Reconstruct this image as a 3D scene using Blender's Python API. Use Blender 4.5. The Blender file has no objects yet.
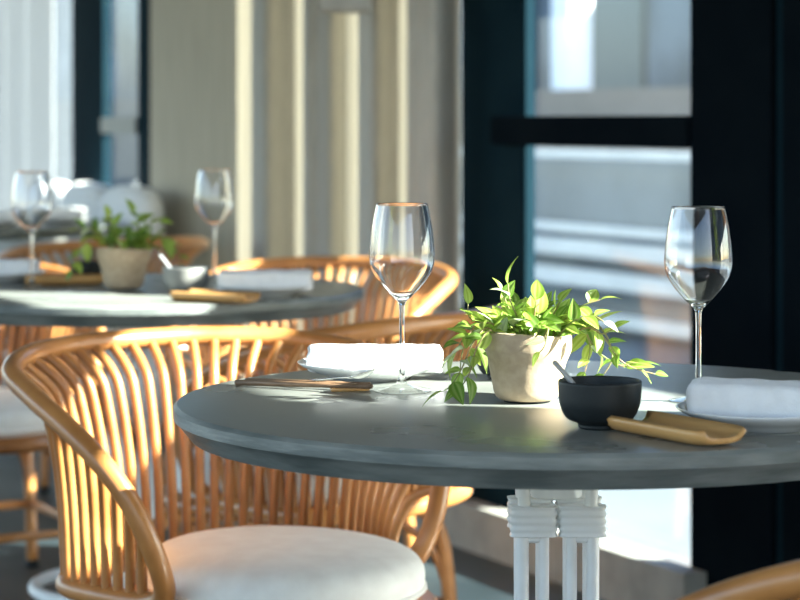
import bpy, bmesh, math, random
from mathutils import Vector, Matrix
random.seed(7)
S = bpy.context.scene
COL = S.collection
PI = math.pi

# ------------------------------------------------------------------ camera
FPX, HOR, CAMZ, TZ = 2333.3, 120.0, 1.09, 0.75
cd = bpy.data.cameras.new('camera'); cam = bpy.data.objects.new('camera', cd); COL.objects.link(cam)
cam.location = (0, 0, CAMZ); cam.rotation_euler = (PI/2, 0, 0)
cd.sensor_width = 36; cd.lens = 105; cd.shift_y = -(300-HOR)/800
cd.clip_start = 0.05; cd.clip_end = 300
cd.dof.use_dof = True; cd.dof.focus_distance = 2.80; cd.dof.aperture_fstop = 6.0
S.camera = cam

# ------------------------------------------------------------------ sky, sun, exposure
SUN_AZ = math.atan2(-0.22, 0.975); SUN_EL = math.radians(28.5)
w = bpy.data.worlds.new('sky'); S.world = w; w.use_nodes = True
nt = w.node_tree; nt.nodes.clear()
sk = nt.nodes.new('ShaderNodeTexSky'); sk.sky_type = 'NISHITA'; sk.sun_disc = False
sk.sun_elevation = SUN_EL; sk.sun_rotation = PI/2 - SUN_AZ
sk.air_density = 1.0; sk.dust_density = 1.5; sk.ozone_density = 1.2
bg = nt.nodes.new('ShaderNodeBackground'); bg.inputs['Strength'].default_value = 0.30
wo = nt.nodes.new('ShaderNodeOutputWorld')
nt.links.new(sk.outputs[0], bg.inputs[0]); nt.links.new(bg.outputs[0], wo.inputs[0])
sl = bpy.data.lights.new('sun', 'SUN'); sl.energy = 25; sl.angle = math.radians(0.6); sl.color = (1.0, 0.90, 0.75)
so = bpy.data.objects.new('sun', sl); COL.objects.link(so); so.location = (6, 3, 6)
sd = Vector((math.cos(SUN_AZ)*math.cos(SUN_EL), math.sin(SUN_AZ)*math.cos(SUN_EL), math.sin(SUN_EL)))
so.rotation_euler = sd.to_track_quat('Z', 'Y').to_euler()
S.view_settings.view_transform = 'Standard'; S.view_settings.look = 'None'
S.view_settings.gamma = 1; S.view_settings.use_curve_mapping = False
S.view_settings.exposure = 1.10
S.cycles.use_denoising = True
S.cycles.max_bounces = 14; S.cycles.transparent_max_bounces = 24; S.cycles.transmission_bounces = 14

# ------------------------------------------------------------------ materials
def mat(name, col, rough=0.5, metal=0.0, col2=None, scale=8, stretch=(1,1,1), bump=0.0, bscale=60, spec=0.5,
        coat=0.0, sheen=0.0, detail=5, rough2=None, contrast=(0.35,0.65), coords='Object'):
    m = bpy.data.materials.new(name); m.use_nodes = True
    t = m.node_tree; b = t.nodes['Principled BSDF']
    b.inputs['Base Color'].default_value = (*col, 1); b.inputs['Roughness'].default_value = rough
    b.inputs['Metallic'].default_value = metal; b.inputs['Specular IOR Level'].default_value = spec
    b.inputs['Coat Weight'].default_value = coat; b.inputs['Coat Roughness'].default_value = 0.12
    b.inputs['Sheen Weight'].default_value = sheen
    tc = t.nodes.new('ShaderNodeTexCoord'); mp = t.nodes.new('ShaderNodeMapping')
    mp.inputs['Scale'].default_value = stretch; t.links.new(tc.outputs[coords], mp.inputs[0])
    if col2:
        n = t.nodes.new('ShaderNodeTexNoise'); n.inputs['Scale'].default_value = scale; n.inputs['Detail'].default_value = detail
        t.links.new(mp.outputs[0], n.inputs['Vector'])
        r = t.nodes.new('ShaderNodeValToRGB'); r.color_ramp.elements[0].position = contrast[0]; r.color_ramp.elements[1].position = contrast[1]
        r.color_ramp.elements[0].color = (*col, 1); r.color_ramp.elements[1].color = (*col2, 1)
        t.links.new(n.outputs['Fac'], r.inputs[0]); t.links.new(r.outputs[0], b.inputs['Base Color'])
        if rough2 is not None:
            mr = t.nodes.new('ShaderNodeMapRange'); mr.inputs['From Min'].default_value = contrast[0]; mr.inputs['From Max'].default_value = contrast[1]
            mr.inputs['To Min'].default_value = rough; mr.inputs['To Max'].default_value = rough2
            t.links.new(n.outputs['Fac'], mr.inputs[0]); t.links.new(mr.outputs[0], b.inputs['Roughness'])
    if bump:
        n2 = t.nodes.new('ShaderNodeTexNoise'); n2.inputs['Scale'].default_value = bscale; n2.inputs['Detail'].default_value = 4
        t.links.new(mp.outputs[0], n2.inputs['Vector'])
        bu = t.nodes.new('ShaderNodeBump'); bu.inputs['Strength'].default_value = bump; bu.inputs['Distance'].default_value = 0.004
        t.links.new(n2.outputs['Fac'], bu.inputs['Height']); t.links.new(bu.outputs[0], b.inputs['Normal'])
    return m

def pane_mat(name, tint):
    m = bpy.data.materials.new(name); m.use_nodes = True; t = m.node_tree; t.nodes.clear()
    tr = t.nodes.new('ShaderNodeBsdfTransparent'); tr.inputs[0].default_value = (*tint, 1)
    gl = t.nodes.new('ShaderNodeBsdfGlossy'); gl.inputs['Roughness'].default_value = 0.02
    lw = t.nodes.new('ShaderNodeLayerWeight'); lw.inputs[0].default_value = 0.5
    pw_ = t.nodes.new('ShaderNodeMath'); pw_.operation = 'POWER'; pw_.inputs[1].default_value = 5; t.links.new(lw.outputs['Facing'], pw_.inputs[0])
    fr = t.nodes.new('ShaderNodeMath'); fr.operation = 'MULTIPLY_ADD'; fr.inputs[1].default_value = 0.5; fr.inputs[2].default_value = 0.025; t.links.new(pw_.outputs[0], fr.inputs[0])
    mx = t.nodes.new('ShaderNodeMixShader'); o = t.nodes.new('ShaderNodeOutputMaterial')
    t.links.new(fr.outputs[0], mx.inputs[0]); t.links.new(tr.outputs[0], mx.inputs[1]); t.links.new(gl.outputs[0], mx.inputs[2]); t.links.new(mx.outputs[0], o.inputs[0])
    return m

def crystal_mat():
    m = bpy.data.materials.new('crystal'); m.use_nodes = True; t = m.node_tree; t.nodes.clear()
    g = t.nodes.new('ShaderNodeBsdfGlass'); g.inputs['IOR'].default_value = 1.48; g.inputs['Roughness'].default_value = 0.0
    o = t.nodes.new('ShaderNodeOutputMaterial'); t.links.new(g.outputs[0], o.inputs[0])
    return m

def cloth_translucent(name, col, amount):
    m = bpy.data.materials.new(name); m.use_nodes = True; t = m.node_tree; t.nodes.clear()
    d = t.nodes.new('ShaderNodeBsdfDiffuse'); d.inputs[0].default_value = (*col, 1)
    r = t.nodes.new('ShaderNodeBsdfTranslucent'); r.inputs[0].default_value = (*col, 1)
    mx = t.nodes.new('ShaderNodeMixShader'); mx.inputs[0].default_value = amount
    o = t.nodes.new('ShaderNodeOutputMaterial')
    t.links.new(d.outputs[0], mx.inputs[1]); t.links.new(r.outputs[0], mx.inputs[2]); t.links.new(mx.outputs[0], o.inputs[0])
    return m

def leaf_mat():
    m = bpy.data.materials.new('leaf'); m.use_nodes = True; t = m.node_tree; t.nodes.clear()
    oi = t.nodes.new('ShaderNodeObjectInfo')
    uv = t.nodes.new('ShaderNodeUVMap'); uv.uv_map = 'UVMap'
    sx = t.nodes.new('ShaderNodeSeparateXYZ'); t.links.new(uv.outputs[0], sx.inputs[0])
    # pale stripes beside the midrib: distance of u from 0.5
    a = t.nodes.new('ShaderNodeMath'); a.operation = 'SUBTRACT'; a.inputs[1].default_value = 0.5; t.links.new(sx.outputs[0], a.inputs[0])
    ab = t.nodes.new('ShaderNodeMath'); ab.operation = 'ABSOLUTE'; t.links.new(a.outputs[0], ab.inputs[0])
    st = t.nodes.new('ShaderNodeValToRGB'); cr = st.color_ramp; cr.interpolation = 'LINEAR'
    cr.elements[0].position = 0.0; cr.elements[0].color = (0.10,0.20,0.02,1)
    cr.elements[1].position = 0.50; cr.elements[1].color = (0.22,0.38,0.05,1)
    for p, c in ((0.06,(0.18,0.34,0.04,1)), (0.14,(0.52,0.62,0.22,1)), (0.24,(0.46,0.58,0.17,1)), (0.32,(0.22,0.38,0.05,1))):
        e = cr.elements.new(p); e.color = c
    t.links.new(ab.outputs[0], st.inputs[0])
    rp = t.nodes.new('ShaderNodeValToRGB'); rp.color_ramp.interpolation = 'CONSTANT'
    rp.color_ramp.elements[0].color = (0.10,0.23,0.02,1); rp.color_ramp.elements[0].position = 0
    rp.color_ramp.elements[1].color = (0.50,0.60,0.10,1); rp.color_ramp.elements[1].position = 0.3
    e = rp.color_ramp.elements.new(0.6); e.color = (0.34,0.48,0.07,1)
    e = rp.color_ramp.elements.new(0.92); e.color = (0.80,0.82,0.66,1)
    t.links.new(oi.outputs['Random'], rp.inputs[0])
    mx = t.nodes.new('ShaderNodeMix'); mx.data_type = 'RGBA'; mx.inputs[0].default_value = 0.55
    t.links.new(st.outputs[0], mx.inputs[6]); t.links.new(rp.outputs[0], mx.inputs[7])
    d = t.nodes.new('ShaderNodeBsdfPrincipled'); d.inputs['Roughness'].default_value = 0.38
    t.links.new(mx.outputs[2], d.inputs['Base Color'])
    r = t.nodes.new('ShaderNodeBsdfTranslucent'); t.links.new(mx.outputs[2], r.inputs[0])
    ms = t.nodes.new('ShaderNodeMixShader'); ms.inputs[0].default_value = 0.45
    o = t.nodes.new('ShaderNodeOutputMaterial')
    t.links.new(d.outputs[0], ms.inputs[1]); t.links.new(r.outputs[0], ms.inputs[2]); t.links.new(ms.outputs[0], o.inputs[0])
    return m

M = {}
M['rattan'] = mat('rattan', (0.36,0.146,0.040), 0.36, col2=(0.50,0.220,0.066), scale=14, stretch=(1,1,1), bump=0.08, bscale=90, coat=0.25)
M['rattan_dark'] = mat('rattan_dark', (0.27,0.095,0.02), 0.4, col2=(0.38,0.15,0.04), scale=14, coat=0.2)
M['cushion'] = mat('cushion', (0.78,0.75,0.70), 0.9, col2=(0.84,0.82,0.77), scale=30, bump=0.25, bscale=420, sheen=0.3)
M['concrete'] = mat('concrete', (0.165,0.178,0.165), 0.24, col2=(0.25,0.262,0.242), scale=5, bump=0.05, bscale=45, rough2=0.36, detail=9, contrast=(0.3,0.7))
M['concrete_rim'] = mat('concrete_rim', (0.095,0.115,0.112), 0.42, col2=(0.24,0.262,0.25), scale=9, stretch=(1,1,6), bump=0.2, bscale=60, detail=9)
M['white_metal'] = mat('white_metal', (0.74,0.75,0.74), 0.38, col2=(0.8,0.81,0.8), scale=20)
M['steel'] = mat('steel', (0.72,0.72,0.72), 0.14, metal=1.0, col2=(0.8,0.8,0.8), scale=40)
M['crystal'] = crystal_mat()
def thin_crystal():
    m = bpy.data.materials.new('thin_crystal'); m.use_nodes = True; t = m.node_tree; t.nodes.clear()
    tr = t.nodes.new('ShaderNodeBsdfTransparent'); tr.inputs[0].default_value = (0.975,0.98,0.98,1)
    gl = t.nodes.new('ShaderNodeBsdfGlossy'); gl.inputs['Roughness'].default_value = 0.01
    lw = t.nodes.new('ShaderNodeLayerWeight'); lw.inputs[0].default_value = 0.5
    p = t.nodes.new('ShaderNodeMath'); p.operation = 'POWER'; p.inputs[1].default_value = 4.0; t.links.new(lw.outputs['Facing'], p.inputs[0])
    fr = t.nodes.new('ShaderNodeMath'); fr.operation = 'MULTIPLY_ADD'; fr.inputs[1].default_value = 0.9; fr.inputs[2].default_value = 0.045; t.links.new(p.outputs[0], fr.inputs[0])
    mx = t.nodes.new('ShaderNodeMixShader')
    t.links.new(fr.outputs[0], mx.inputs[0]); t.links.new(tr.outputs[0], mx.inputs[1]); t.links.new(gl.outputs[0], mx.inputs[2])
    g = t.nodes.new('ShaderNodeBsdfGlass'); g.inputs['IOR'].default_value = 1.45; g.inputs['Roughness'].default_value = 0
    m2 = t.nodes.new('ShaderNodeMixShader'); m2.inputs[0].default_value = 0.0
    t.links.new(mx.outputs[0], m2.inputs[1]); t.links.new(g.outputs[0], m2.inputs[2])
    o = t.nodes.new('ShaderNodeOutputMaterial'); t.links.new(m2.outputs[0], o.inputs[0])
    return m
M['thin_crystal'] = thin_crystal()
M['linen'] = mat('linen', (0.82,0.83,0.85), 0.95, col2=(0.87,0.88,0.9), scale=60, bump=0.35, bscale=500, sheen=0.2)
M['porcelain'] = mat('porcelain', (0.80,0.82,0.84), 0.18, col2=(0.83,0.85,0.87), scale=10, coat=0.3)
M['dark_ceramic'] = mat('dark_ceramic', (0.008,0.012,0.014), 0.5, col2=(0.013,0.018,0.020), spec=0.35, scale=40, bump=0.05, bscale=300)
M['grey_ceramic'] = mat('grey_ceramic', (0.30,0.31,0.31), 0.35, col2=(0.36,0.37,0.36), scale=25)
M['stone_bowl'] = mat('stone_bowl', (0.16,0.165,0.16), 0.5, col2=(0.24,0.24,0.225), scale=25)
M['clay'] = mat('clay', (0.43,0.32,0.21), 0.85, col2=(0.50,0.385,0.26), scale=90, bump=0.12, bscale=160, detail=8)
M['soil'] = mat('soil', (0.03,0.022,0.015), 0.95, col2=(0.06,0.045,0.03), scale=120, bump=0.6, bscale=200)
M['bamboo'] = mat('bamboo', (0.56,0.29,0.095), 0.38, col2=(0.70,0.40,0.15), scale=10, stretch=(0.6,9,9), coat=0.25)
M['dark_wood'] = mat('dark_wood', (0.15,0.085,0.045), 0.5, col2=(0.22,0.13,0.075), scale=12, stretch=(1,12,12))
M['black_frame'] = mat('black_frame', (0.0035,0.006,0.009), 0.75, col2=(0.005,0.008,0.011), scale=6, spec=0.0)
M['jamb'] = mat('jamb', (0.005,0.016,0.024), 0.7, col2=(0.007,0.020,0.028), scale=6, spec=0.01)
M['frame_strip'] = mat('frame_strip', (0.055,0.075,0.085), 0.4, col2=(0.065,0.085,0.095), scale=6)
M['floor'] = mat('floor', (0.018,0.028,0.033), 0.30, col2=(0.04,0.055,0.062), scale=1.6, bump=0.05, bscale=20, rough2=0.45)
M['kerb'] = mat('kerb', (0.26,0.26,0.235), 0.7, col2=(0.34,0.335,0.305), scale=14, bump=0.2, bscale=70)
M['plaster'] = mat('plaster', (0.55,0.53,0.48), 0.9, col2=(0.6,0.58,0.53), scale=12, bump=0.1)
M['panel'] = mat('panel', (0.37,0.32,0.23), 0.7, col2=(0.44,0.385,0.285), scale=7, stretch=(6,6,0.5), detail=8)
M['drape'] = mat('drape', (0.34,0.33,0.29), 0.62, col2=(0.39,0.375,0.33), scale=30, stretch=(4,4,0.4), sheen=0.3)
M['lining'] = cloth_translucent('lining', (0.62,0.59,0.52), 0.45)
M['sheer'] = cloth_translucent('sheer', (0.50,0.52,0.54), 0.45)
M['pane'] = pane_mat('pane', (0.88,0.95,0.985))
M['terrace'] = mat('terrace', (0.075,0.09,0.105), 0.8, col2=(0.095,0.11,0.125), scale=1.2)
M['white_slat'] = mat('white_slat', (0.50,0.53,0.56), 0.6, col2=(0.55,0.58,0.61), scale=5)
M['column'] = mat('column', (0.85,0.87,0.88), 0.7, col2=(0.9,0.91,0.92), scale=4)
M['far_wall'] = mat('far_wall', (0.10,0.115,0.13), 0.9, col2=(0.20,0.225,0.25), scale=0.9, detail=3)
M['brown_wall'] = mat('brown_wall', (0.14,0.125,0.115), 0.9, col2=(0.18,0.16,0.15), scale=1.5)
M['sofa'] = mat('sofa', (0.84,0.86,0.88), 0.95, col2=(0.88,0.89,0.9), scale=20, sheen=0.3)
M['leaf'] = leaf_mat()
M['stem'] = mat('stem', (0.16,0.22,0.05), 0.5, col2=(0.30,0.20,0.10), scale=30)

# ------------------------------------------------------------------ helpers
def link(name, mesh, m, parent=None, smooth=True, loc=None, rz=None):
    if smooth:
        for p in mesh.polygons: p.use_smooth = True
    if m is not None and not mesh.materials: mesh.materials.append(m)
    o = bpy.data.objects.new(name, mesh); COL.objects.link(o)
    if parent is not None: o.parent = parent
    if loc is not None: o.location = loc
    if rz is not None: o.rotation_euler = (0, 0, rz)
    return o
def empty(name, loc=(0,0,0), rz=0):
    o = bpy.data.objects.new(name, None); COL.objects.link(o); o.location = loc; o.rotation_euler = (0,0,rz); o.empty_display_size = 0.05
    return o
def tag(o, label, cat, group=None):
    o['label'] = label; o['category'] = cat
    if group: o['group'] = group
    return o
def struct(o, label=None, cat=None):
    o['kind'] = 'structure'
    if label: o['label'] = label
    if cat: o['category'] = cat
    return o
def copy_tree(o, parent=None):
    c = o.copy(); COL.objects.link(c); c.parent = parent
    for ch in list(o.children): copy_tree(ch, c)
    return c
def mesh_of(name, v, f):
    me = bpy.data.meshes.new(name); me.from_pydata([tuple(x) for x in v], [], f); me.update(); return me
def spline(pts, n=8, closed=False):
    P = [Vector(p) for p in pts]; out = []; N = len(P)
    for i in range(N if closed else N-1):
        if closed: a,b,c,d = P[i-1],P[i],P[(i+1)%N],P[(i+2)%N]
        else: a,b,c,d = P[max(i-1,0)],P[i],P[i+1],P[min(i+2,N-1)]
        for k in range(n):
            t = k/n
            out.append(0.5*((2*b)+(c-a)*t+(2*a-5*b+4*c-d)*t*t+(3*b-a-3*c+d)*t**3))
    if not closed: out.append(P[-1])
    return out
def tube(name, pts, r, segs=8, closed=False, caps=True):
    P = [Vector(p) for p in pts]; n = len(P)
    rr = r if callable(r) else (lambda t: r)
    T = []
    for i in range(n):
        if closed: d = P[(i+1)%n]-P[i-1]
        else: d = P[min(i+1,n-1)]-P[max(i-1,0)]
        T.append(d.normalized())
    u = T[0].orthogonal().normalized(); U = [u]
    for i in range(1,n):
        u = U[-1] - T[i]*U[-1].dot(T[i]); U.append(u.normalized())
    if closed:   # untwist
        e = U[-1]-T[0]*U[-1].dot(T[0]); e.normalize()
        ang = math.atan2(T[0].dot(e.cross(U[0])), e.dot(U[0]))
        U = [Matrix.Rotation(ang*i/n, 3, T[i]) @ U[i] for i in range(n)]
    v = []; f = []
    for i in range(n):
        w_ = T[i].cross(U[i]); R = rr(i/max(n-1,1))
        for k in range(segs):
            a = 2*PI*k/segs; v.append(P[i]+(U[i]*math.cos(a)+w_*math.sin(a))*R)
    for i in range(n if closed else n-1):
        j = (i+1)%n
        for k in range(segs):
            f.append((i*segs+k, i*segs+(k+1)%segs, j*segs+(k+1)%segs, j*segs+k))
    if caps and not closed:
        f.append(tuple(range(segs))[::-1]); f.append(tuple((n-1)*segs+k for k in range(segs)))
    return mesh_of(name, v, f)
def lathe(name, prof, segs=48, fn=None, caps=False):
    v = []; f = []; n = len(prof)
    for (r,z) in prof:
        for k in range(segs):
            a = 2*PI*k/segs; p = Vector((r*math.cos(a), r*math.sin(a), z))
            v.append(fn(p,a) if fn else p)
    for i in range(n-1):
        for k in range(segs):
            f.append((i*segs+k, i*segs+(k+1)%segs, (i+1)*segs+(k+1)%segs, (i+1)*segs+k))
    if caps:
        f.append(tuple(range(segs))[::-1]); f.append(tuple((n-1)*segs+k for k in range(segs)))
    return mesh_of(name, v, f)
def rbox(name, sx, sy, sz, bev=0.004, bs=2, base=True, xf=None):
    bm = bmesh.new(); bmesh.ops.create_cube(bm, size=1)
    for v in bm.verts: v.co = Vector((v.co.x*sx, v.co.y*sy, (v.co.z+(0.5 if base else 0))*sz))
    if bev: bmesh.ops.bevel(bm, geom=bm.edges[:], offset=bev, segments=bs, affect='EDGES', profile=0.5)
    if xf: bm.transform(xf)
    me = bpy.data.meshes.new(name); bm.to_mesh(me); bm.free(); return me
def polyline_smooth(prof, n=6):
    return [(p.x, p.y) for p in spline([(a,b,0) for a,b in prof], n)]
# the glazed wall runs obliquely: s along it (away from the camera), t outwards
WU = Vector((-0.436, 0.90, 0)); WN = Vector((0.90, 0.436, 0)); W0 = Vector((0.66, 5.15, 0))
def W(s, t, z): return W0 + WU*s + WN*t + Vector((0,0,z))
WA = math.atan2(WU.y, WU.x)
def wbox(name, s0, s1, t0, t1, z0, z1, m, parent=None, bev=0.0):
    """box in wall coordinates, mesh origin at its own base centre"""
    o = link(name, rbox(name, abs(s1-s0), abs(t1-t0), z1-z0, bev, 2), m, None, smooth=False)
    c = W((s0+s1)/2, (t0+t1)/2, z0)
    o.location = c; o.rotation_euler = (0,0,WA)
    if parent is not None:
        o.parent = parent; o.matrix_parent_inverse = parent.matrix_world.inverted()
    return o

# ------------------------------------------------------------------ setting
def slab(name, s0, s1, t0, t1, z0, z1, m): return struct(wbox(name, s0, s1, t0, t1, z0, z1, m))
struct(slab('floor', -7, 10, -7, 0.12, -0.12, 0.0, M['floor']), 'dark blue-grey polished floor', 'floor')
struct(slab('ceiling', -7, 10, -7, 0.12, 2.9, 3.0, M['plaster']), 'plain pale ceiling', 'ceiling')
HEAD = 2.03
struct(slab('wall_right', -7, 10, 0.0, 0.12, HEAD, 2.9, M['plaster']), 'plaster wall band above the glazing', 'wall')
POST = -3.22
struct(slab('wall_front', -7, POST, 0.0, 0.12, 0, HEAD, M['black_frame']), 'dark wall section beside the glazing', 'wall')
struct(slab('trim_1', -0.11, 2.66, -0.11, -0.052, 0, 0.116, M['kerb']), 'low grey-beige kerb running under the glass door', 'kerb')
struct(slab('trim_2', POST, -1.02, -0.02, 0.12, 0, 0.10, M['black_frame']), 'dark threshold strip under the glazing', 'threshold')
# glass door with mid rail
def sframe(name, label):
    e = empty(name, W(0,0,0)); e.rotation_euler=(0,0,WA); bpy.context.view_layer.update(); struct(e, label, 'door' if 'door' in name else 'window'); return e
d1 = sframe('door_1', 'dark framed glass door with a wide middle rail')
wbox('jamb', 0.7725, 1.10, -0.02, 0.012, 0.0, HEAD, M['jamb'], d1)
wbox('frame_strip', 0.7645, 0.7725, -0.014, 0.012, 0.116, HEAD, M['jamb'], d1)
wbox('middle_rail', -0.04, 0.867, -0.06, 0.0, 1.028, 1.100, M['black_frame'], d1, 0.004)
wbox('pane', -0.04, 0.7725, 0.002, 0.008, 0.116, 1.04, M['pane'], d1)
wbox('pane', -0.04, 0.7725, 0.002, 0.008, 1.085, HEAD, M['pane'], d1)
wbox('post', -0.343, -0.04, -0.05, 0.06, 0.0, HEAD, M['black_frame'], d1, 0.004)
wbox('frame_strip', -0.385, -0.343, -0.035, 0.04, 0.0, HEAD, M['jamb'], d1)
wbox('post', -1.02, -0.385, -0.05, 0.06, 0.0, HEAD, M['black_frame'], d1, 0.004)  # unseen widening of the post, added to shade the middle table's plant
w1 = sframe('window_1', 'tall glazing beside the dark post')
wbox('pane', POST, -1.02, 0.035, 0.041, 0.10, 1.12, M['pane'], w1)
wbox('pane', POST, -1.02, 0.035, 0.041, 1.635, HEAD, M['pane'], w1)
wbox('sun_block_header', -2.70, -1.02, 0.0, 0.03, 1.862, HEAD, M['black_frame'], w1)  # unseen blocker, added to keep sun off the near chair's arm
wbox('added_mullion', -2.72, -2.70, 0.0, 0.03, 0.10, HEAD, M['black_frame'], w1)  # unseen bar, added to close the side of the sun-blocking bay
wbox('sun_block_band', POST, -1.02, 0.0, 0.08, 1.12, 1.635, M['black_frame'], w1)  # unseen opaque band, added to keep sun off the near chair's cushion
w2 = sframe('window_2', 'tall glazing behind the grey drapes')
wbox('pane', 1.10, 2.66, 0.035, 0.041, 0.0, HEAD, M['pane'], w2)
# opaque beige panel wall beyond the drapes
struct(slab('wall_panel', 2.66, 3.51, -0.02, 0.12, 0, HEAD, M['panel']), 'beige wood-grained wall panel', 'wall')
w3 = sframe('window_3', 'dark framed window with a middle rail above the cushioned ledge')
wbox('jamb', 4.034, 4.41, -0.02, 0.012, 0, HEAD, M['jamb'], w3)
wbox('jamb', 3.51, 3.64, -0.02, 0.012, 0, HEAD, M['jamb'], w3)
wbox('middle_rail', 3.64, 4.034, -0.03, 0.012, 1.04, 1.10, M['frame_strip'], w3)
wbox('pane', 3.64, 4.034, 0.002, 0.008, 1.10, HEAD, M['pane'], w3)
wbox('pane', 3.64, 4.034, 0.002, 0.008, 0, 1.04, M['pane'], w3)
w4 = sframe('window_4', 'bright glazing behind the pale sheer curtain')
wbox('pane', 4.41, 8.5, 0.035, 0.041, 0, HEAD, M['pane'], w4)
struct(slab('trim_3', 3.51, 7.5, -0.27, -0.03, 0, 0.62, M['kerb']), 'low ledge in front of the far window', 'ledge')

# ------------------------------------------------------------------ outside
struct(slab('ground', -30, 60, 0.12, 60, -0.2, -0.05, M['terrace']), 'pale sunlit terrace paving outside the glass', 'terrace')
fence = empty('slat_fence', W(3.0, 3.5, -0.05)); fence.rotation_euler = (0,0,WA); bpy.context.view_layer.update()
tag(fence, 'low white fence of horizontal slats on the terrace outside', 'fence')
for z0, z1 in ((0.0,0.07),(0.195,0.285),(0.355,0.445),(0.48,0.53),(0.885,0.925)):
    wbox('slat', -1.5, 9.5, 3.5, 3.54, z0, z1, M['white_slat'], fence, 0.004)
for s_ in (-1.4, 2.0, 5.4, 9.0): wbox('post', s_, s_+0.08, 3.54, 3.62, -0.05, 0.925, M['far_wall'], fence)
wbox('backing_panel', -1.5, 9.5, 3.62, 3.65, -0.05, 0.885, M['far_wall'], fence)
pw = wbox('planter_wall', -1.5, 40, 5.2, 5.4, -0.05, 1.30, M['brown_wall'])
tag(pw, 'long brown-grey parapet wall behind the white slat fence', 'wall')
cl = link('column', lathe('column', [(0.18,0),(0.18,0.12),(0.155,0.16),(0.155,4.4),(0.18,4.45),(0.18,4.6)], 20, caps=True), M['column'], loc=W(11.1, 6.1, -0.05))
tag(cl, 'round white column standing outside behind the parapet', 'column')
bd = empty('far_building', W(8, 10, -0.05)); bd.rotation_euler = (0,0,WA); bpy.context.view_layer.update()
tag(bd, 'grey-blue building across the terrace seen blurred through glass', 'building')
wbox('facade', -0.5, 60, 10, 10.4, -0.05, 4.6, M['far_wall'], bd)
for k in range(9):
    wd = wbox('window', 0.2+k*2.3, 1.5+k*2.3, 9.94, 10.0, 1.3, 2.9, M['frame_strip'], bd)
    wbox('ledge', 0.1+k*2.3, 1.6+k*2.3, 9.88, 10.0, 1.22, 1.3, M['white_slat'], bd)

# ------------------------------------------------------------------ drapes
def drape(name, s0, s1, nf, amp, t, z0, z1, m, gap, label, cat='curtain'):
    e = empty(name, W((s0+s1)/2, t, z0)); bpy.context.view_layer.update()
    tag(e, label, cat)
    wdt = (s1-s0)/nf
    for k in range(nf):
        a = s0+k*wdt; b = a+wdt-gap*random.uniform(0.6,1.3)
        v = []; f = []; N = 16; rows = 4; ph = random.uniform(-0.4,0.4); am = amp*random.uniform(0.8,1.15)
        th = 0.004
        for side in (0,1):
            for j in range(rows):
                z = z0+(z1-z0)*j/(rows-1)
                for i in range(N+1):
                    q = i/N
                    tt = t - am*math.sin(PI*q)**0.8 + 0.25*am*math.sin(2*PI*q+ph) + side*th
                    v.append(W(a+(b-a)*q, tt, z) - e.location)
        st = rows*(N+1)
        for side in (0,1):
            for j in range(rows-1):
                for i in range(N):
                    q = (side*st+j*(N+1)+i, side*st+j*(N+1)+i+1, side*st+(j+1)*(N+1)+i+1, side*st+(j+1)*(N+1)+i)
                    f.append(q if side==0 else q[::-1])
        for j in range(rows-1):
            for i in (0,N):
                f.append((j*(N+1)+i, (j+1)*(N+1)+i, st+(j+1)*(N+1)+i, st+j*(N+1)+i))
        link('fold', mesh_of('fold', v, f), m, e)
    return e
def s_at(px, t):
    r = (px-400)/FPX; return (0.66+0.9*t - r*(5.15+0.436*t))/(0.436+0.9*r)
# heavy drape: each fold is a bulging strip turned towards the room, an added pale lining brightens the gaps
dr = empty('drape', W(1.9, -0.12, 0.12)); tag(dr, 'grey-beige drape hanging in deep vertical folds beside the glass door', 'curtain')
edges = [(251,295,0.2),(303,346,-0.3),(358,399,0.15),(407,456,-0.1)]
for (xa, xb, ph) in edges:
    sc_ = s_at((xa+xb)/2, -0.12); c_ = W(sc_, -0.12, 0); wd_ = (xb-xa)*c_.y/FPX
    v = []; f = []; N = 16; rows = 3
    for side in (0,1):
        for j in range(rows):
            z_ = 0.12 + (HEAD+0.25-0.12)*j/(rows-1)
            for i in range(N+1):
                qq = i/N
                yy = -0.055*math.sin(PI*qq)**0.7 + 0.012*math.sin(3*PI*qq+ph*6) + side*0.004
                v.append(Vector((c_.x+(qq-0.5)*wd_, c_.y+yy+ph*0.05*(qq-0.5), z_)) - dr.location)
    st_ = rows*(N+1)
    for side in (0,1):
        for j in range(rows-1):
            for i in range(N):
                q_ = (side*st_+j*(N+1)+i, side*st_+j*(N+1)+i+1, side*st_+(j+1)*(N+1)+i+1, side*st_+(j+1)*(N+1)+i)
                f.append(q_ if side==0 else q_[::-1])
    for j in range(rows-1):
        for i in (0,N): f.append((j*(N+1)+i, (j+1)*(N+1)+i, st_+(j+1)*(N+1)+i, st_+j*(N+1)+i))
    link('fold', mesh_of('fold', v, f), M['drape'], dr)
drape('added_strip_curtain', 1.11, 2.64, 12, 0.03, -0.022, 0.12, HEAD+0.2, M['lining'], 0.0, 'thin cream curtain added behind the grey drape to make bright strips between its folds')  # added layer, backlit by the sun so the drape gaps look bright
drape('sheer_curtain', 4.52, 7.2, 9, 0.06, -0.06, 0.64, HEAD+0.25, M['sheer'], 0.02, 'bright white sheer curtain at the far left of the room')
pl = empty('pendant_lamp', W(s_at(345,-0.3), -0.3, 1.372)); tag(pl, 'beige box-shaped pendant shade cut off by the top picture edge', 'lamp')
link('shade', rbox('shade', 0.135, 0.12, 0.16, 0.006), M['kerb'], pl, smooth=False)
link('cord', tube('cord', [(0,0,0.15),(0,0,1.0),(0,0,1.52)], 0.004, 8), M['black_frame'], pl)
link('ceiling_rose', lathe('ceiling_rose', [(0.004,1.49),(0.045,1.50),(0.05,1.528),(0.001,1.528)], 24), M['kerb'], pl)

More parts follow.
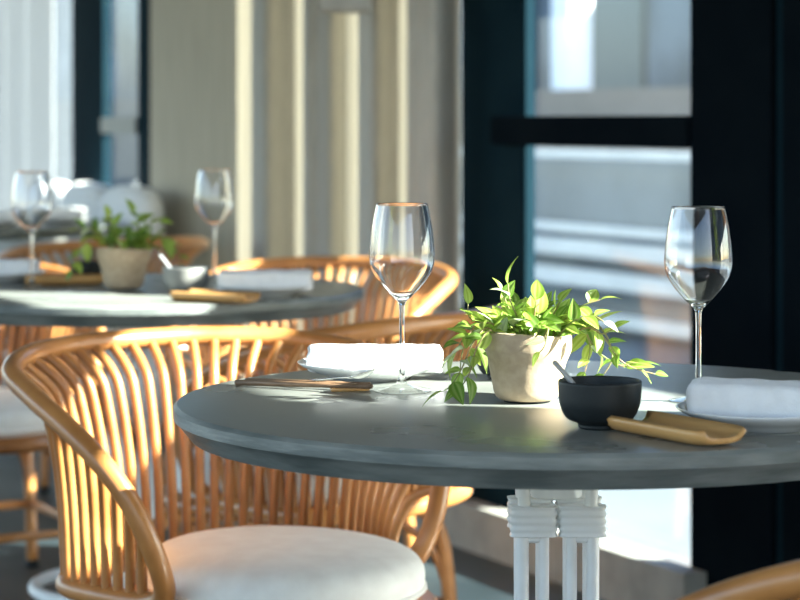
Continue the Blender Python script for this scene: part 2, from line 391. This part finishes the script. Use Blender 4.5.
# ------------------------------------------------------------------ rattan armchair (faces +x)
def build_chair():
    root = empty('rattan_armchair')
    half = [(-0.40,0.0,0.731),(-0.385,0.12,0.730),(-0.335,0.235,0.724),(-0.25,0.312,0.709),(-0.15,0.330,0.683),(-0.06,0.325,0.648),
            (0.0,0.312,0.612),(0.045,0.285,0.555),(0.066,0.255,0.48),(0.055,0.228,0.415),(0.005,0.222,0.391),
            (-0.10,0.247,0.388),(-0.20,0.247,0.388),(-0.28,0.16,0.388),(-0.31,0.0,0.388)]
    loop = half + [(x,-y,z) for x,y,z in half[-2:0:-1]]
    L = spline(loop, 9, closed=True)
    hn = len(L)//2
    link('rim_rail', tube('rim_rail', L, 0.0160, 12, closed=True), M['rattan'], root)
    # split into upper rim (left half of list reversed) and lower rail
    up = L[:8*9+1]            # back centre -> front of left arm
    lo = L[10*9:14*9+1]        # arm curl -> back centre of the lower rail
    def arclen(P):
        d=[0]
        for i in range(1,len(P)): d.append(d[-1]+(P[i]-P[i-1]).length)
        return d
    def samp(P, D, q):
        x = q*D[-1]
        for i in range(1,len(P)):
            if D[i] >= x:
                k = (x-D[i-1])/max(D[i]-D[i-1],1e-9); return P[i-1].lerp(P[i],k)
        return P[-1].copy()
    upr = [p for p in up if p.z > 0.46]; DU = arclen(upr)
    lor = lo[::-1]; DL = arclen(lor)      # back centre -> front
    n = 20
    for k in range(n):
        q = (k+0.5)/n
        a = samp(upr, DU, q*0.97); b = samp(lor, DL, q*0.99)
        h = a.z-b.z; out = a-b; out.z = 0
        pts = [b, b+out*0.10+Vector((0,0,h*0.40)), b+out*0.32+Vector((0,0,h*0.74)), b+out*0.50+Vector((0,0,h*0.87)), a]
        C = spline(pts, 4)
        for sg in (1,-1):
            me = tube('spindle', [Vector((p.x,p.y*sg,p.z)) for p in C], 0.0080, 8)
            link('spindle', me, M['rattan'], root)
    # seat: ring frame, cushion with piping
    link('seat_frame', lathe('seat_frame', [(0.0,0.352),(0.205,0.352),(0.215,0.36),(0.215,0.375),(0.205,0.385),(0.0,0.385)], 40, lambda p,a: Vector((p.x*1.22+0.02, p.y, p.z))), M['rattan_dark'], root)
    prof = [(0.0,0.386),(0.20,0.386),(0.245,0.390),(0.263,0.405),(0.268,0.425),(0.262,0.443),(0.24,0.457),(0.19,0.466),(0.10,0.471),(0.0,0.472)]
    cu = link('seat_cushion', lathe('seat_cushion', polyline_smooth(prof,4), 56, lambda p,a: Vector((p.x*0.86+0.025, p.y*0.74, p.z-0.011))), M['cushion'], root)
    ring = [Vector((0.2300*math.cos(2*PI*k/48)+0.025, 0.1980*math.sin(2*PI*k/48), 0.398)) for k in range(48)]
    link('piping', tube('piping', ring, 0.0038, 6, closed=True), M['cushion'], cu)
    # legs sweep out of the seat frame in a bend
    for sx, sy in ((1,1),(1,-1),(-1,1),(-1,-1)):
        p = [(0.07*sx,0.07*sy,0.345),(0.14*sx,0.14*sy,0.345),(0.178*sx,0.178*sy,0.335),(0.198*sx,0.198*sy,0.30),(0.21*sx,0.21*sy,0.22),(0.222*sx,0.222*sy,0.012)]
        lg = link('leg', tube('leg', spline(p,6), lambda t: 0.0145, 10), M['rattan'], root)
        link('foot_cap', lathe('foot_cap', [(0.001,0),(0.016,0),(0.017,0.012),(0.015,0.016)], 12), M['dark_ceramic'], lg, loc=(0.222*sx,0.222*sy,0))
        br = [(0.213*sx,0.213*sy,0.17),(0.185*sx,0.185*sy,0.27),(0.12*sx,0.12*sy,0.335)]
        link('brace', tube('brace', spline(br,6), 0.008, 8), M['rattan_dark'], root)
    for (a,b) in (((1,1),(1,-1)),((-1,1),(-1,-1)),((1,1),(-1,1)),((1,-1),(-1,-1))):
        link('stretcher', tube('stretcher', [(0.213*a[0],0.213*a[1],0.155),(0.213*b[0],0.213*b[1],0.155)], 0.0105, 8), M['rattan'], root)
    return root
chair0 = build_chair()
_first = [True]
def place_chair(x, y, deg, label, group):
    o = chair0 if _first[0] else copy_tree(chair0)
    _first[0] = False
    o.location = (x,y,0); o.rotation_euler = (0,0,math.radians(deg)); tag(o, label, 'chair', group); return o

# ------------------------------------------------------------------ round table
def build_table():
    root = empty('round_table')
    R = 0.464; z = TZ
    seg = 128
    top = [(0.0,z),(R-0.004,z)]
    link('table_top', lathe('table_top', [(0.0,z-0.040),(R-0.020,z-0.040),(R-0.0025,z-0.0185),(R,z-0.0170),(R,z-0.0045),(R-0.0045,z-0.0004),(R-0.006,z),(0.0,z)], seg), M['concrete'], root, smooth=False)
    tt = root.children[0]
    for p in tt.data.polygons: p.use_smooth = True
    tt.data.set_sharp_from_angle(angle=math.radians(20))
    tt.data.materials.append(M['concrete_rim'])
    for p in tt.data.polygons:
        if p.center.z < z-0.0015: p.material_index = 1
    zb = z-0.040
    hub = link('hub', lathe('hub', [(0.001,0.632),(0.030,0.632),(0.0315,0.635),(0.0315,zb)], 32), M['white_metal'], root)
    sc = link('screw', lathe('screw', [(0.0005,0.003),(0.003,0.0028),(0.0045,0.0015),(0.0048,0.0)], 12), M['steel'], hub)
    sc.location = (-0.014,-0.0283,0.695); sc.rotation_euler = (PI/2,0,-0.45)
    link('mounting_plate', rbox('mounting_plate', 0.24,0.24,0.006,0.002,1), M['white_metal'], root, smooth=False, loc=(0,0,zb-0.006))
    for sx, sy in ((-1,-1),(1,-1),(-1,1),(1,1)):
        cx, cy = 0.0295*sx, 0.032*sy
        # ribbed wrap
        v=[]; prof=[]
        for i in range(25):
            q=i/24; prof.append((q, 0.0008*math.cos(q*PI*8)))
        segs=24; f=[]
        for q,d in prof:
            for k in range(segs):
                a=2*PI*k/segs; ca,sa=math.cos(a),math.sin(a)
                sq=lambda c:(abs(c)**0.45)*(1 if c>=0 else -1)
                v.append((cx+(0.0280+d)*sq(ca), cy+(0.0145+d)*sq(sa), 0.590+0.036*q))
        for i in range(24):
            for k in range(segs): f.append((i*segs+k,i*segs+(k+1)%segs,(i+1)*segs+(k+1)%segs,(i+1)*segs+k))
        f.append(tuple(range(segs))[::-1]); f.append(tuple(24*segs+k for k in range(segs)))
        link('wrap', mesh_of('wrap', v, f), M['white_metal'], root)
        for off in (-0.013, 0.0125):
            x0 = cx+off; outer = (off*sx) > 0
            if outer:
                p = [(x0+0.115*sx, cy+0.13*sy, 0.008),(x0+0.09*sx, cy+0.10*sy, 0.03),(x0+0.03*sx, cy+0.04*sy, 0.13),(x0+0.003*sx,cy+0.004*sy,0.26),(x0,cy,0.42),(x0,cy,0.59),(x0-0.002*sx,cy,0.628),(x0+0.001*sx,cy+0.002*sy,0.660),(x0+0.012*sx,cy+0.008*sy,0.706)]
            else:
                p = [(x0, cy, 0.03),(x0,cy,0.2),(x0,cy,0.42),(x0,cy,0.62)]
            link('tube', tube('tube', spline(p,6), 0.0078 if outer else 0.0066, 12), M['white_metal'], root)
        link('cross_bar', tube('cross_bar', [(cx-0.013,cy,0.586),(cx+0.0125,cy,0.586)], 0.005, 8), M['white_metal'], root)
    ringp = [Vector((0.20*math.cos(2*PI*k/48),0.20*math.sin(2*PI*k/48),0.15)) for k in range(48)]
    link('base_ring', tube('base_ring', ringp, 0.013, 10, closed=True), M['white_metal'], root)
    for k in range(4):
        a = PI/4+k*PI/2
        link('foot_bar', tube('foot_bar', spline([(0.05*math.cos(a),0.05*math.sin(a),0.17),(0.20*math.cos(a),0.20*math.sin(a),0.14),(0.27*math.cos(a),0.27*math.sin(a),0.012)],5),0.011,8), M['white_metal'], root)
    return root
T1 = (0.19, 2.84); T2 = (-0.538, 4.72); T3 = (-1.42, 7.75)
t0 = build_table()
def place_table(first, c, label):
    o = t0 if first else copy_tree(t0); o.location = (*c,0); tag(o, label, 'table', 'round concrete-topped tables'); return o
place_table(True, T1, 'round grey concrete-topped table on white tube pedestal in the foreground')
t2 = place_table(False, T2, 'round grey table in the middle distance at left')
t3 = place_table(False, T3, 'farthest round table near the sheer curtain')

GC = 'rattan armchairs'
place_chair(-0.188, 3.518, -52.8, 'sunlit rattan armchair with white cushion, closest to the camera at left', GC)
place_chair(0.418, 2.425, 145, 'rattan armchair in the bottom right corner, only its arm rail showing', GC)
place_chair(-0.20, 4.45, 147, 'rattan armchair behind the foreground wine glass, drawn up to the middle table', GC)
place_chair(-0.27, 5.50, -117, 'rattan armchair at the far side of the middle table, in front of the grey drape', GC)
place_chair(-0.98, 5.40, -60, 'rattan armchair at the left edge, its seat seen beneath the middle table', GC)
place_chair(-1.0, 7.15, 127, 'blurred rattan armchair behind the middle potted plant', GC)
place_chair(-1.50, 6.75, 85, 'blurred rattan armchair at the far left edge behind the left wine glass', GC)

# ------------------------------------------------------------------ wine glass
def build_glass():
    root = empty('wine_glass')
    out = polyline_smooth([(0.0038,0.108),(0.0065,0.1135),(0.016,0.1225),(0.029,0.1375),(0.0382,0.153),(0.0410,0.167),(0.0402,0.185),(0.0368,0.212),(0.0322,0.235)],6)
    th = 0.0008; inn = []
    for i in range(len(out)):
        if out[i][1] < 0.1215: continue
        a_ = out[max(i-1,0)]; b_ = out[min(i+1,len(out)-1)]
        tx, tz = b_[0]-a_[0], b_[1]-a_[1]; l_ = math.hypot(tx,tz)
        inn.append((out[i][0]-th*tz/l_, out[i][1]+th*tx/l_))
    inn = [(0.0002,0.1172),(0.006,0.1180),(0.0105,0.1197)] + inn
    rim = [(0.0320,0.2353),(0.0317,0.2355),(0.0315,0.2353)]
    link('bowl', lathe('bowl', out+rim+inn[::-1], 64), M['crystal'], root)
    stem = polyline_smooth([(0.0075,0.0095),(0.0046,0.016),(0.0036,0.028),(0.0033,0.06),(0.0033,0.09),(0.0038,0.108)],5)
    link('stem', lathe('stem', stem, 24), M['crystal'], root)
    foot = polyline_smooth([(0.0002,0.0006),(0.02,0.0006),(0.0350,0.0006),(0.0358,0.0013),(0.0350,0.0020),(0.0265,0.0036),(0.0150,0.0062),(0.0075,0.0095)],4)
    link('foot', lathe('foot', foot, 56), M['thin_crystal'], root)
    return root
g0 = build_glass(); gf=[True]
def place_glass(x,y,label):
    o = g0 if gf[0] else copy_tree(g0); gf[0]=False
    o.location=(x,y,TZ); tag(o,label,'wine glass','wine glasses'); return o
place_glass(0.0025, 2.925, 'tall empty wine glass beside the left plate on the foreground table')
place_glass(0.360, 2.815, 'tall empty wine glass in front of the dark door post')
place_glass(-0.745, 4.72, 'blurred wine glass at the far left of the middle table')
place_glass(-0.392, 4.93, 'blurred wine glass right of the potted plant on the middle table')

# ------------------------------------------------------------------ plate and rolled napkin
def plate_mesh():
    R=0.096
    pr=[(0.0005,0.0035),(0.045,0.0035),(0.048,0.0),(0.052,0.0),(0.056,0.004),(0.075,0.0095),(0.090,0.0165),(0.0955,0.0205),(0.0962,0.0218),(0.0952,0.0224),(0.088,0.0198),(0.072,0.0125),(0.056,0.0085),(0.03,0.0078),(0.0005,0.0078)]
    return lathe('plate', pr, 72)
pm = plate_mesh()
def napkin_mesh(L=0.172, D=0.058, H=0.036, seed=0):
    rnd=random.Random(seed); v=[]; f=[]; n=26; K=40
    # folded towel: spiral-rolled section, flattened, with an overlapping flap
    def sect(q, a, x):
        sq=lambda c,e:(abs(c)**e)*(1 if c>=0 else -1)
        wob=1+0.02*math.sin(3*x*40+a*2+seed)+0.012*math.sin(x*130+seed*2)
        y=D/2*sq(math.cos(a),0.40)*wob; z=H/2*sq(math.sin(a),0.42)*wob
        return y,z+H/2
    for i in range(n+1):
        q=i/n; x=-L/2+L*q; e=min(q,1-q)
        sc=1-0.06*math.exp(-e*90)
        for k in range(K):
            a=2*PI*k/K; y,z=sect(q,a,x)
            if 8<=k<=11: z+=0.0012
            if k==12: z-=0.0012
            v.append((x+0.0015*math.sin(a*3+seed), y*sc, H/2+(z-H/2)*sc))
    for i in range(n):
        for k in range(K): f.append((i*K+k,i*K+(k+1)%K,(i+1)*K+(k+1)%K,(i+1)*K+k))
    # rolled ends: concentric recessed rings
    for end,i0 in ((0,0),(1,n)):
        prev=[i0*K+k for k in range(K)]; c=Vector((v[i0*K][0],0,H/2))
        for j,(s_,dx) in enumerate(((0.82,0.002),(0.72,-0.004),(0.52,0.001),(0.42,-0.004),(0.2,0.0))):
            ring=[]
            for k in range(K):
                p=Vector(v[i0*K+k]); ring.append(len(v)); dirx=dx*(1 if end else -1)
                v.append((p.x+dirx, p.y*s_, H/2+(p.z-H/2)*s_))
            for k in range(K):
                q=(prev[k],prev[(k+1)%K],ring[(k+1)%K],ring[k]); f.append(q[::-1] if end==0 else q)
            prev=ring
        f.append(tuple(prev) if end else tuple(prev[::-1]))
    zmin=min(p[2] for p in v); v=[(x,y,z-zmin) for x,y,z in v]
    return mesh_of('napkin', v, f)
def setting(x,y,rot,plabel,nlabel,seed,nx=0,ny=0,H=0.034,L=0.172):
    p=link('plate', pm, M['porcelain'], loc=(x,y,TZ)); tag(p,plabel,'plate','white plates')
    q=link('rolled_napkin', napkin_mesh(seed=seed,H=H,L=L), M['linen'], loc=(x+nx,y+ny,TZ+0.0083), rz=math.radians(rot)); tag(q,nlabel,'napkin','rolled white napkins')
setting(-0.039,3.075,-1,'white plate behind the chopsticks on the foreground table','rolled white napkin glowing in sun on the left foreground plate',1,0.006,-0.006)
setting(0.402,2.585,-22,'white plate at the right edge of the foreground table','rolled white napkin in blue shade at the right edge',2,0.006,-0.012,0.042)
setting(-0.262,4.52,0,'white plate at the right side of the middle table','blurred rolled napkin right of the grey bowl on the middle table',3,0.002,-0.008,0.040,0.178)
setting(-0.84,4.90,-2,'white plate at the left edge of the middle table','blurred rolled napkin at the left picture edge on the middle table',4,-0.004,-0.01,0.038)
setting(-1.12,7.66,0,'white plate on the farthest table','blurred rolled napkin on the farthest table',5,0,0,0.042)
setting(-1.30,7.45,0,'white plate on the farthest table by the left picture edge','blurred rolled napkin on the farthest table by the left picture edge',6,0,0,0.042)

# ------------------------------------------------------------------ bowls, cups, spoons
def bowl_mesh(r,h,foot,wall=0.004):
    o=polyline_smooth([(foot*0.9,0.0),(foot,0.002),(foot*1.05,0.006),(r*0.80,h*0.22),(r*0.95,h*0.48),(r*0.99,h*0.75),(r,h-0.001)],5)
    i=polyline_smooth([(0.0005,0.009),(foot*0.9,0.010),(r*0.74,h*0.30),(r*0.86,h*0.52),(r*0.90,h*0.8),(r-wall+0.0005,h-0.001)],5)
    return lathe('bowl',[(0.0005,0.001)]+o+[(r-0.0008,h+0.0004),(r-wall*0.5,h+0.0008),(r-wall+0.0006,h+0.0002)]+i[::-1],56)
b=link('sauce_bowl', bowl_mesh(0.0463,0.0525,0.024), M['dark_ceramic'], loc=(0.2205,2.575,TZ)); tag(b,'matte black sauce bowl with a spoon on the foreground table','bowl')
b=link('sauce_bowl', bowl_mesh(0.0463,0.0525,0.024), M['stone_bowl'], loc=(-0.418,4.56,TZ)); tag(b,'blurred grey bowl with a pale spoon on the middle table','bowl')
cupm=bowl_mesh(0.038,0.042,0.022)
b=link('dark_cup', cupm, M['dark_ceramic'], loc=(0.137,3.06,TZ)); tag(b,'small dark cup half hidden behind the foreground plant','cup')
b=link('dark_cup', cupm, M['dark_ceramic'], loc=(-0.655,4.90,TZ)); tag(b,'small dark cup left of the plant on the middle table','cup')
def bowl_spoon(loc, m, label, tip, end):
    """short flat-handled spoon: scoop resting inside the bowl, handle leaning over the rim"""
    root=empty('sauce_spoon',loc); tip=Vector(tip); end=Vector(end)
    d=(end-tip); 
    P=spline([tip,tip+d*0.3+Vector((0,0,-0.001)),tip+d*0.7+Vector((0,0,0.001)),end],6)
    v=[];f=[];K=10
    side=d.cross(Vector((0,0,1))).normalized(); upv=side.cross(d).normalized()
    n=len(P)
    for i,p in enumerate(P):
        t=i/(n-1); wd=0.0042+0.0022*t; hh=0.0028
        if i==n-1: wd*=0.55; hh*=0.6
        for k in range(K):
            a=2*PI*k/K; v.append(p+side*wd*math.cos(a)+upv*hh*math.sin(a))
    for i in range(n-1):
        for k in range(K): f.append((i*K+k,i*K+(k+1)%K,(i+1)*K+(k+1)%K,(i+1)*K+k))
    f.append(tuple(range(K))[::-1]); f.append(tuple((n-1)*K+k for k in range(K)))
    link('handle', mesh_of('handle',v,f), m, root)
    sc=lathe('scoop',[(0.0005,0),(0.006,0.001),(0.010,0.004),(0.0115,0.008),(0.0105,0.0082),(0.009,0.005),(0.005,0.0025),(0.0005,0.002)],20)
    o=link('scoop',sc,m,root,loc=tip+Vector((0.006,0,-0.006)))
    tag(root,label,'spoon'); return root
bowl_spoon((0.2205,2.575,TZ), M['grey_ceramic'],'grey spoon leaning out of the black sauce bowl',(-0.004,-0.008,0.018),(-0.051,0.004,0.0735))
bowl_spoon((-0.418,4.56,TZ), M['porcelain'],'pale spoon leaning out of the blurred grey bowl',(-0.004,-0.008,0.018),(-0.052,0.004,0.0770))

# bamboo trough trays
def tray_mesh(L=0.165,Wd=0.072):
    bm=bmesh.new(); n=20; K=12; rows=[]
    for side in (0,1):
        R_=[]
        for i in range(n+1):
            q=i/n; x=-L/2+L*q; row=[]
            for k in range(K+1):
                u=-1+2*k/K
                edge=abs(u)**4
                z=0.0015+0.0150*edge
                wd=Wd/2*(1-0.10*max(0,(0.12-q)/0.12)**2-0.16*max(0,(q-0.86)/0.14)**2)
                lift=0.004*max(0,(q-0.82)/0.18)**2*(1-edge)
                z+=lift+ (0.0045 if side==0 else 0)*(1-0.35*edge)
                if side==1: z=max(0.0,z-0.0015)
                xx=x
                row.append(bm.verts.new((xx, u*(wd-(0.004*edge if side==0 else 0)), z)))
            R_.append(row)
        rows.append(R_)
    for s_ in (0,1):
        for i in range(n):
            for k in range(K):
                a=(rows[s_][i][k],rows[s_][i+1][k],rows[s_][i+1][k+1],rows[s_][i][k+1])
                bm.faces.new(a if s_==0 else a[::-1])
    for i in range(n):
        for k in (0,K):
            bm.faces.new((rows[0][i][k],rows[0][i+1][k],rows[1][i+1][k],rows[1][i][k]))
    for i in (0,n):
        for k in range(K):
            bm.faces.new((rows[0][i][k],rows[0][i][k+1],rows[1][i][k+1],rows[1][i][k]))
    bmesh.ops.recalc_face_normals(bm,faces=bm.faces[:])
    me=bpy.data.meshes.new('tray'); bm.to_mesh(me); bm.free(); return me
tm=tray_mesh()
def tray(x,y,deg,label):
    o=link('bamboo_tray',tm,M['bamboo'],loc=(x,y,TZ),rz=math.radians(deg)); tag(o,label,'tray','bamboo towel trays')
tray(0.293,2.492,-58,'honey-brown bamboo trough tray in front of the right plate')
tray(-0.345,4.36,-30,'blurred bamboo trough tray at the front edge of the middle table')
tray(-0.69,4.82,10,'blurred bamboo tray between the left glass and the dark cup')

# chopsticks, rest and spoon by the left plate
def stick(p0,p1,r0,r1,label):
    p0=Vector(p0);p1=Vector(p1)
    me=tube('chopstick',[Vector((0,0,0)),(p1-p0)*0.5,p1-p0],lambda t:r0+(r1-r0)*t,8)
    o=link('chopstick',me,M['dark_wood'],loc=p0); tag(o,label,'chopstick','pair of chopsticks'); return o
def at(x,y,z): 
    Y=FPX*(CAMZ-z)/(y-HOR); return Vector(((x-400)*Y/FPX,Y,z))
stick(at(236,382.5,0.7542),at(372,386.5,0.7600),0.0040,0.0030,'dark wooden chopstick nearest the table edge, left of the plate')
stick(at(246,380.6,0.7542),at(370,384.6,0.7600),0.0038,0.0028,'dark wooden chopstick farther from the table edge, left of the plate')
rest=empty('chopstick_rest',at(350,391,TZ)); 
link('rest_block',rbox('rest_block',0.050,0.011,0.0055,0.0018,2),M['bamboo'],rest,rz=math.radians(12))
link('rest_groove',tube('rest_groove',[(-0.024,-0.004,0.0028),(0.022,0.006,0.0028)],0.0026,8),M['dark_wood'],rest)
tag(rest,'small pale wooden chopstick rest in front of the left plate','chopstick rest')
sp=empty('table_spoon',at(349,386.5,TZ))
hd=spline([(-0.085,0.006,0.004),(-0.05,0.004,0.0075),(-0.02,0.002,0.0105),(0.004,0.0,0.0125)],6)
link('handle',tube('handle',hd,lambda t:0.0026-0.0009*math.sin(t*PI),8),M['steel'],sp)
def spoon_bowl():
    v=[];f=[];n=10;K=9
    for side in (0,1):
        for i in range(n+1):
            q=i/n; wd=0.0125*math.sin(PI*(0.06+0.90*q))**0.75
            for k in range(K):
                u=-1+2*k/(K-1)
                dep=0.0065*(1-u*u)*math.sin(PI*q)
                v.append((0.001+0.036*q, u*wd, 0.0125+0.013*q-dep-(0.0011 if side else 0)))
    st=(n+1)*K
    for s_ in (0,1):
        for i in range(n):
            for k in range(K-1):
                a=(s_*st+i*K+k,s_*st+(i+1)*K+k,s_*st+(i+1)*K+k+1,s_*st+i*K+k+1); f.append(a if s_==0 else a[::-1])
    for i in range(n):
        for k in (0,K-1): f.append((i*K+k,(i+1)*K+k,st+(i+1)*K+k,st+i*K+k))
    for i in (0,n):
        for k in range(K-1): f.append((i*K+k,i*K+k+1,st+i*K+k+1,st+i*K+k))
    return mesh_of('spoon_bowl',v,f)
link('spoon_bowl',spoon_bowl(),M['steel'],sp,rz=math.radians(-12))
tag(sp,'polished steel spoon lying across the chopstick rest','spoon')

# ------------------------------------------------------------------ potted trailing plants
def leaf_mesh(L,Wd,curl,fold):
    v=[];f=[];uv=[];n=7
    for i in range(n+1):
        q=i/n; wd=Wd/2*math.sin(PI*q**0.72)**0.9 if 0<q<1 else 0.0002
        x=L*q; z=-curl*L*q*q
        for k in range(-2,3):
            u=k/2; v.append((x,u*wd,z+abs(u)*wd*fold)); uv.append((0.5+u*0.5,q))
    for i in range(n):
        for k in range(4): f.append((i*5+k,(i+1)*5+k,(i+1)*5+k+1,i*5+k+1))
    me=mesh_of('leaf',v,f); ul=me.uv_layers.new(name='UVMap')
    for p in me.polygons:
        for li in p.loop_indices: ul.data[li].uv=uv[me.loops[li].vertex_index]
    for p in me.polygons: p.use_smooth=True
    me.materials.append(M['leaf']); return me
LM=[leaf_mesh(0.026,0.0150,0.25,0.35),leaf_mesh(0.030,0.0160,0.4,0.30),leaf_mesh(0.021,0.0130,0.15,0.45),leaf_mesh(0.027,0.0125,0.1,0.4)]
def build_plant(loc, stems, label, seed, filler):
    rnd=random.Random(seed)
    root=empty('potted_plant',loc)
    def wob(p,a):
        # hand-thrown: an uneven rim and a dented shoulder
        k=max(0,(p.z-0.03)/0.055)
        s_=1+0.018*k*math.sin(2*a+0.6)+0.022*k*math.sin(5*a+1.0)*math.exp(-((p.z-0.066)/0.012)**2)
        return Vector((p.x*s_,p.y*s_,p.z+0.0025*k*k*math.sin(a*2-0.5)))
    o=polyline_smooth([(0.026,0.003),(0.034,0.0035),(0.0400,0.012),(0.0435,0.030),(0.0470,0.046),(0.0518,0.058),(0.0538,0.066),(0.0540,0.0815)],5)
    i=polyline_smooth([(0.0005,0.066),(0.046,0.066),(0.0485,0.073),(0.0495,0.0815)],4)
    link('pot',lathe('pot',[(0.0005,0.003)]+o+[(0.053,0.0833),(0.0517,0.0838),(0.0503,0.0832)]+i[::-1],64,wob),M['clay'],root)
    link('pot_foot',lathe('pot_foot',[(0.0005,0.0),(0.028,0.0),(0.029,0.004),(0.0005,0.0042)],32),M['dark_ceramic'],root)
    link('soil',lathe('soil',[(0.0005,0.071),(0.02,0.0705),(0.040,0.069),(0.0462,0.067)],28),M['soil'],root)
    def add_stem(pts, nl, size=1.0, spread=1.0):
        P=spline(pts,6)
        st=link('stem',tube('stem',P,lambda t:0.0013-0.0006*t,6),M['stem'],root)
        D=[0]
        for i in range(1,len(P)): D.append(D[-1]+(P[i]-P[i-1]).length)
        for k in range(nl):
            q=0.12+0.88*(k/(max(nl-1,1))); x=q*D[-1]
            for i in range(1,len(P)):
                if D[i]>=x-1e-9: break
            p=P[i-1].lerp(P[i],(x-D[i-1])/max(D[i]-D[i-1],1e-9)); tg=(P[i]-P[i-1]).normalized()
            last=(k==nl-1)
            az=(k*2.4+rnd.uniform(-0.5,0.5))
            a1=tg.orthogonal().normalized(); a2=tg.cross(a1)
            side=a1*math.cos(az)+a2*math.sin(az)
            d=(tg*(1.6 if last else rnd.uniform(0.35,0.8))+side*rnd.uniform(0.6,1.0)*(0.15 if last else 1)+Vector((0,0,0.18))).normalized()
            if p.z < 0.07 and abs(p.x)+abs(p.y) > 0.05:      # leaves near the table lie clear of it
                d.z = max(d.z, (0.010-p.z)/0.045); d.normalize()
            up=Vector((rnd.uniform(-0.5,0.5),rnd.uniform(-0.9,0.2),1)); up=(up-d*up.dot(d)).normalized()
            yv=up.cross(d)
            R_=Matrix((d,yv,up)).transposed().to_4x4()
            lf=bpy.data.objects.new('leaf',LM[rnd.randrange(4)]); COL.objects.link(lf); lf.parent=st
            sc=size*rnd.uniform(0.95,1.5)*(0.85 if last else 1)
            lf.matrix_local=Matrix.Translation(p)@R_@Matrix.Diagonal((sc,sc,sc,1))
    for pts,nl,sz in stems: add_stem(pts,nl,sz)
    for k in range(filler):
        a=rnd.uniform(0,2*PI); r=rnd.uniform(0.005,0.036); b=Vector((r*math.cos(a),r*math.sin(a),0.068))
        h=rnd.uniform(0.018,0.042); o_=rnd.uniform(0.4,1.0)
        e=b+Vector((math.cos(a)*0.022*o_,math.sin(a)*0.022*o_,h))
        add_stem([b,b.lerp(e,0.5)+Vector((0,0,0.005)),e],4,0.95)
    tag(root,label,'potted plant','potted trailing plants')
    return root
PX,PY=0.1535,2.82
def q(x,y,dy=0.0):   # point of the plant as offset from the pot base
    Y=PY+dy; return ((x-400)*Y/FPX-PX, dy, CAMZ-(y-HOR)*Y/FPX-TZ)
stems=[
 ([q(505,347,-.02),q(490,330,-.04),q(476,350,-.055),q(470,372,-.06),q(462,386,-.06)],9,0.85),
 ([q(503,347,.02),q(484,330,.02),q(466,336,.01),q(456,352,.005)],7,0.85),
 ([q(553,347,.0),q(585,328,.0),q(602,334,-.005),q(614,328,-.005)],7,0.8),
 ([q(548,347,.02),q(580,330,.03),q(598,352,.035),q(622,366,.035),q(640,364,.035)],8,0.8),
 ([q(508,347),q(495,325,-.02),q(475,326,-.035),q(463,350,-.045),q(460,372,-.05)],9,0.95),
 ([q(505,347,-.01),q(488,328,-.035),q(472,345,-.05),q(462,368,-.06),q(452,384,-.06),q(444,391,-.06)],9,1.0),
 ([q(505,347,.01),q(486,325,.0),q(470,318,-.01),q(468,304,-.01)],6,0.85),
 ([q(515,347),q(512,318,.0),q(506,302,-.01),q(501,290,-.01)],7,0.85),
 ([q(522,347,-.01),q(518,320,-.02),q(510,300,-.02),q(508,284,-.02)],6,0.9),
 ([q(530,347,-.01),q(534,318,-.03),q(536,300,-.04)],6,1.0),
 ([q(540,347),q(552,318,.0),q(560,302,.01)],6,0.9),
 ([q(545,347),q(565,320,-.01),q(582,306,-.02),q(600,300,-.02)],7,0.9),
 ([q(548,347,-.01),q(572,322,-.03),q(592,316,-.035),q(604,322,-.04)],7,0.95),
 ([q(550,347),q(578,326,.01),q(590,345,.015),q(585,372,.015)],7,0.9),
 ([q(552,347,.01),q(582,322,.02),q(604,338,.02),q(618,358,.02),q(634,368,.02),q(655,374,.02)],9,0.9),
 ([q(550,347,.01),q(584,318,.02),q(606,335,.03),q(612,358,.03),q(604,374,.03)],8,0.9),
 ([q(540,347,-.02),q(548,328,-.05),q(545,345,-.064),q(540,352,-.066)],5,0.8),
 ([q(520,347,.02),q(540,318,.04),q(560,310,.05)],6,0.9),
 ([q(510,347,.02),q(490,320,.03),q(478,315,.04)],6,0.9),
]
build_plant((PX,PY,TZ),stems,'green variegated trailing plant in a sand-coloured clay pot on the foreground table',3,26)
stems2=[([(-.02,0,.07),(-.05,-.01,.11),(-.085,-.02,.08),(-.10,-.03,.04)],9,1.1),([(.01,0,.07),(.03,0,.12),(.02,0,.155)],8,1.1),
 ([(.02,0,.07),(.06,0,.11),(.10,0,.09),(.115,0,.05)],9,1.1),([(0,0,.07),(-.02,0,.115),(-.03,0,.145)],8,1.1),([(-.02,.0,.07),(-.06,.0,.12),(-.09,.0,.12)],8,1.0),
 ([(.02,.01,.07),(.05,.01,.13),(.07,.01,.135)],8,1.1)]
build_plant((-0.555,4.69,TZ),stems2,'blurred dark green trailing plant in a clay pot on the middle table',9,16)

# ------------------------------------------------------------------ cushions on the window ledge
for k, lb in enumerate(('white puffy cushion on the far ledge beside the beige panel','middle one of the white puffy cushions on the far ledge','white puffy cushion on the far ledge nearest the sheer curtain')):
    a = 3.34+0.462*k
    bm = bmesh.new(); bmesh.ops.create_uvsphere(bm, u_segments=28, v_segments=18, radius=1)
    for v in bm.verts:
        e_ = lambda c,p: (abs(c)**p)*(1 if c>=0 else -1)
        v.co = Vector((0.225*e_(v.co.x,0.6), 0.075*v.co.y, 0.122+0.122*e_(v.co.z,0.62)))
    me = bpy.data.meshes.new('cushion'); bm.to_mesh(me); bm.free()
    o = link('ledge_cushion', me, M['sofa'], loc=W(a,-0.15,0.62), rz=WA); tag(o, lb, 'cushion', 'white cushions on the far ledge')
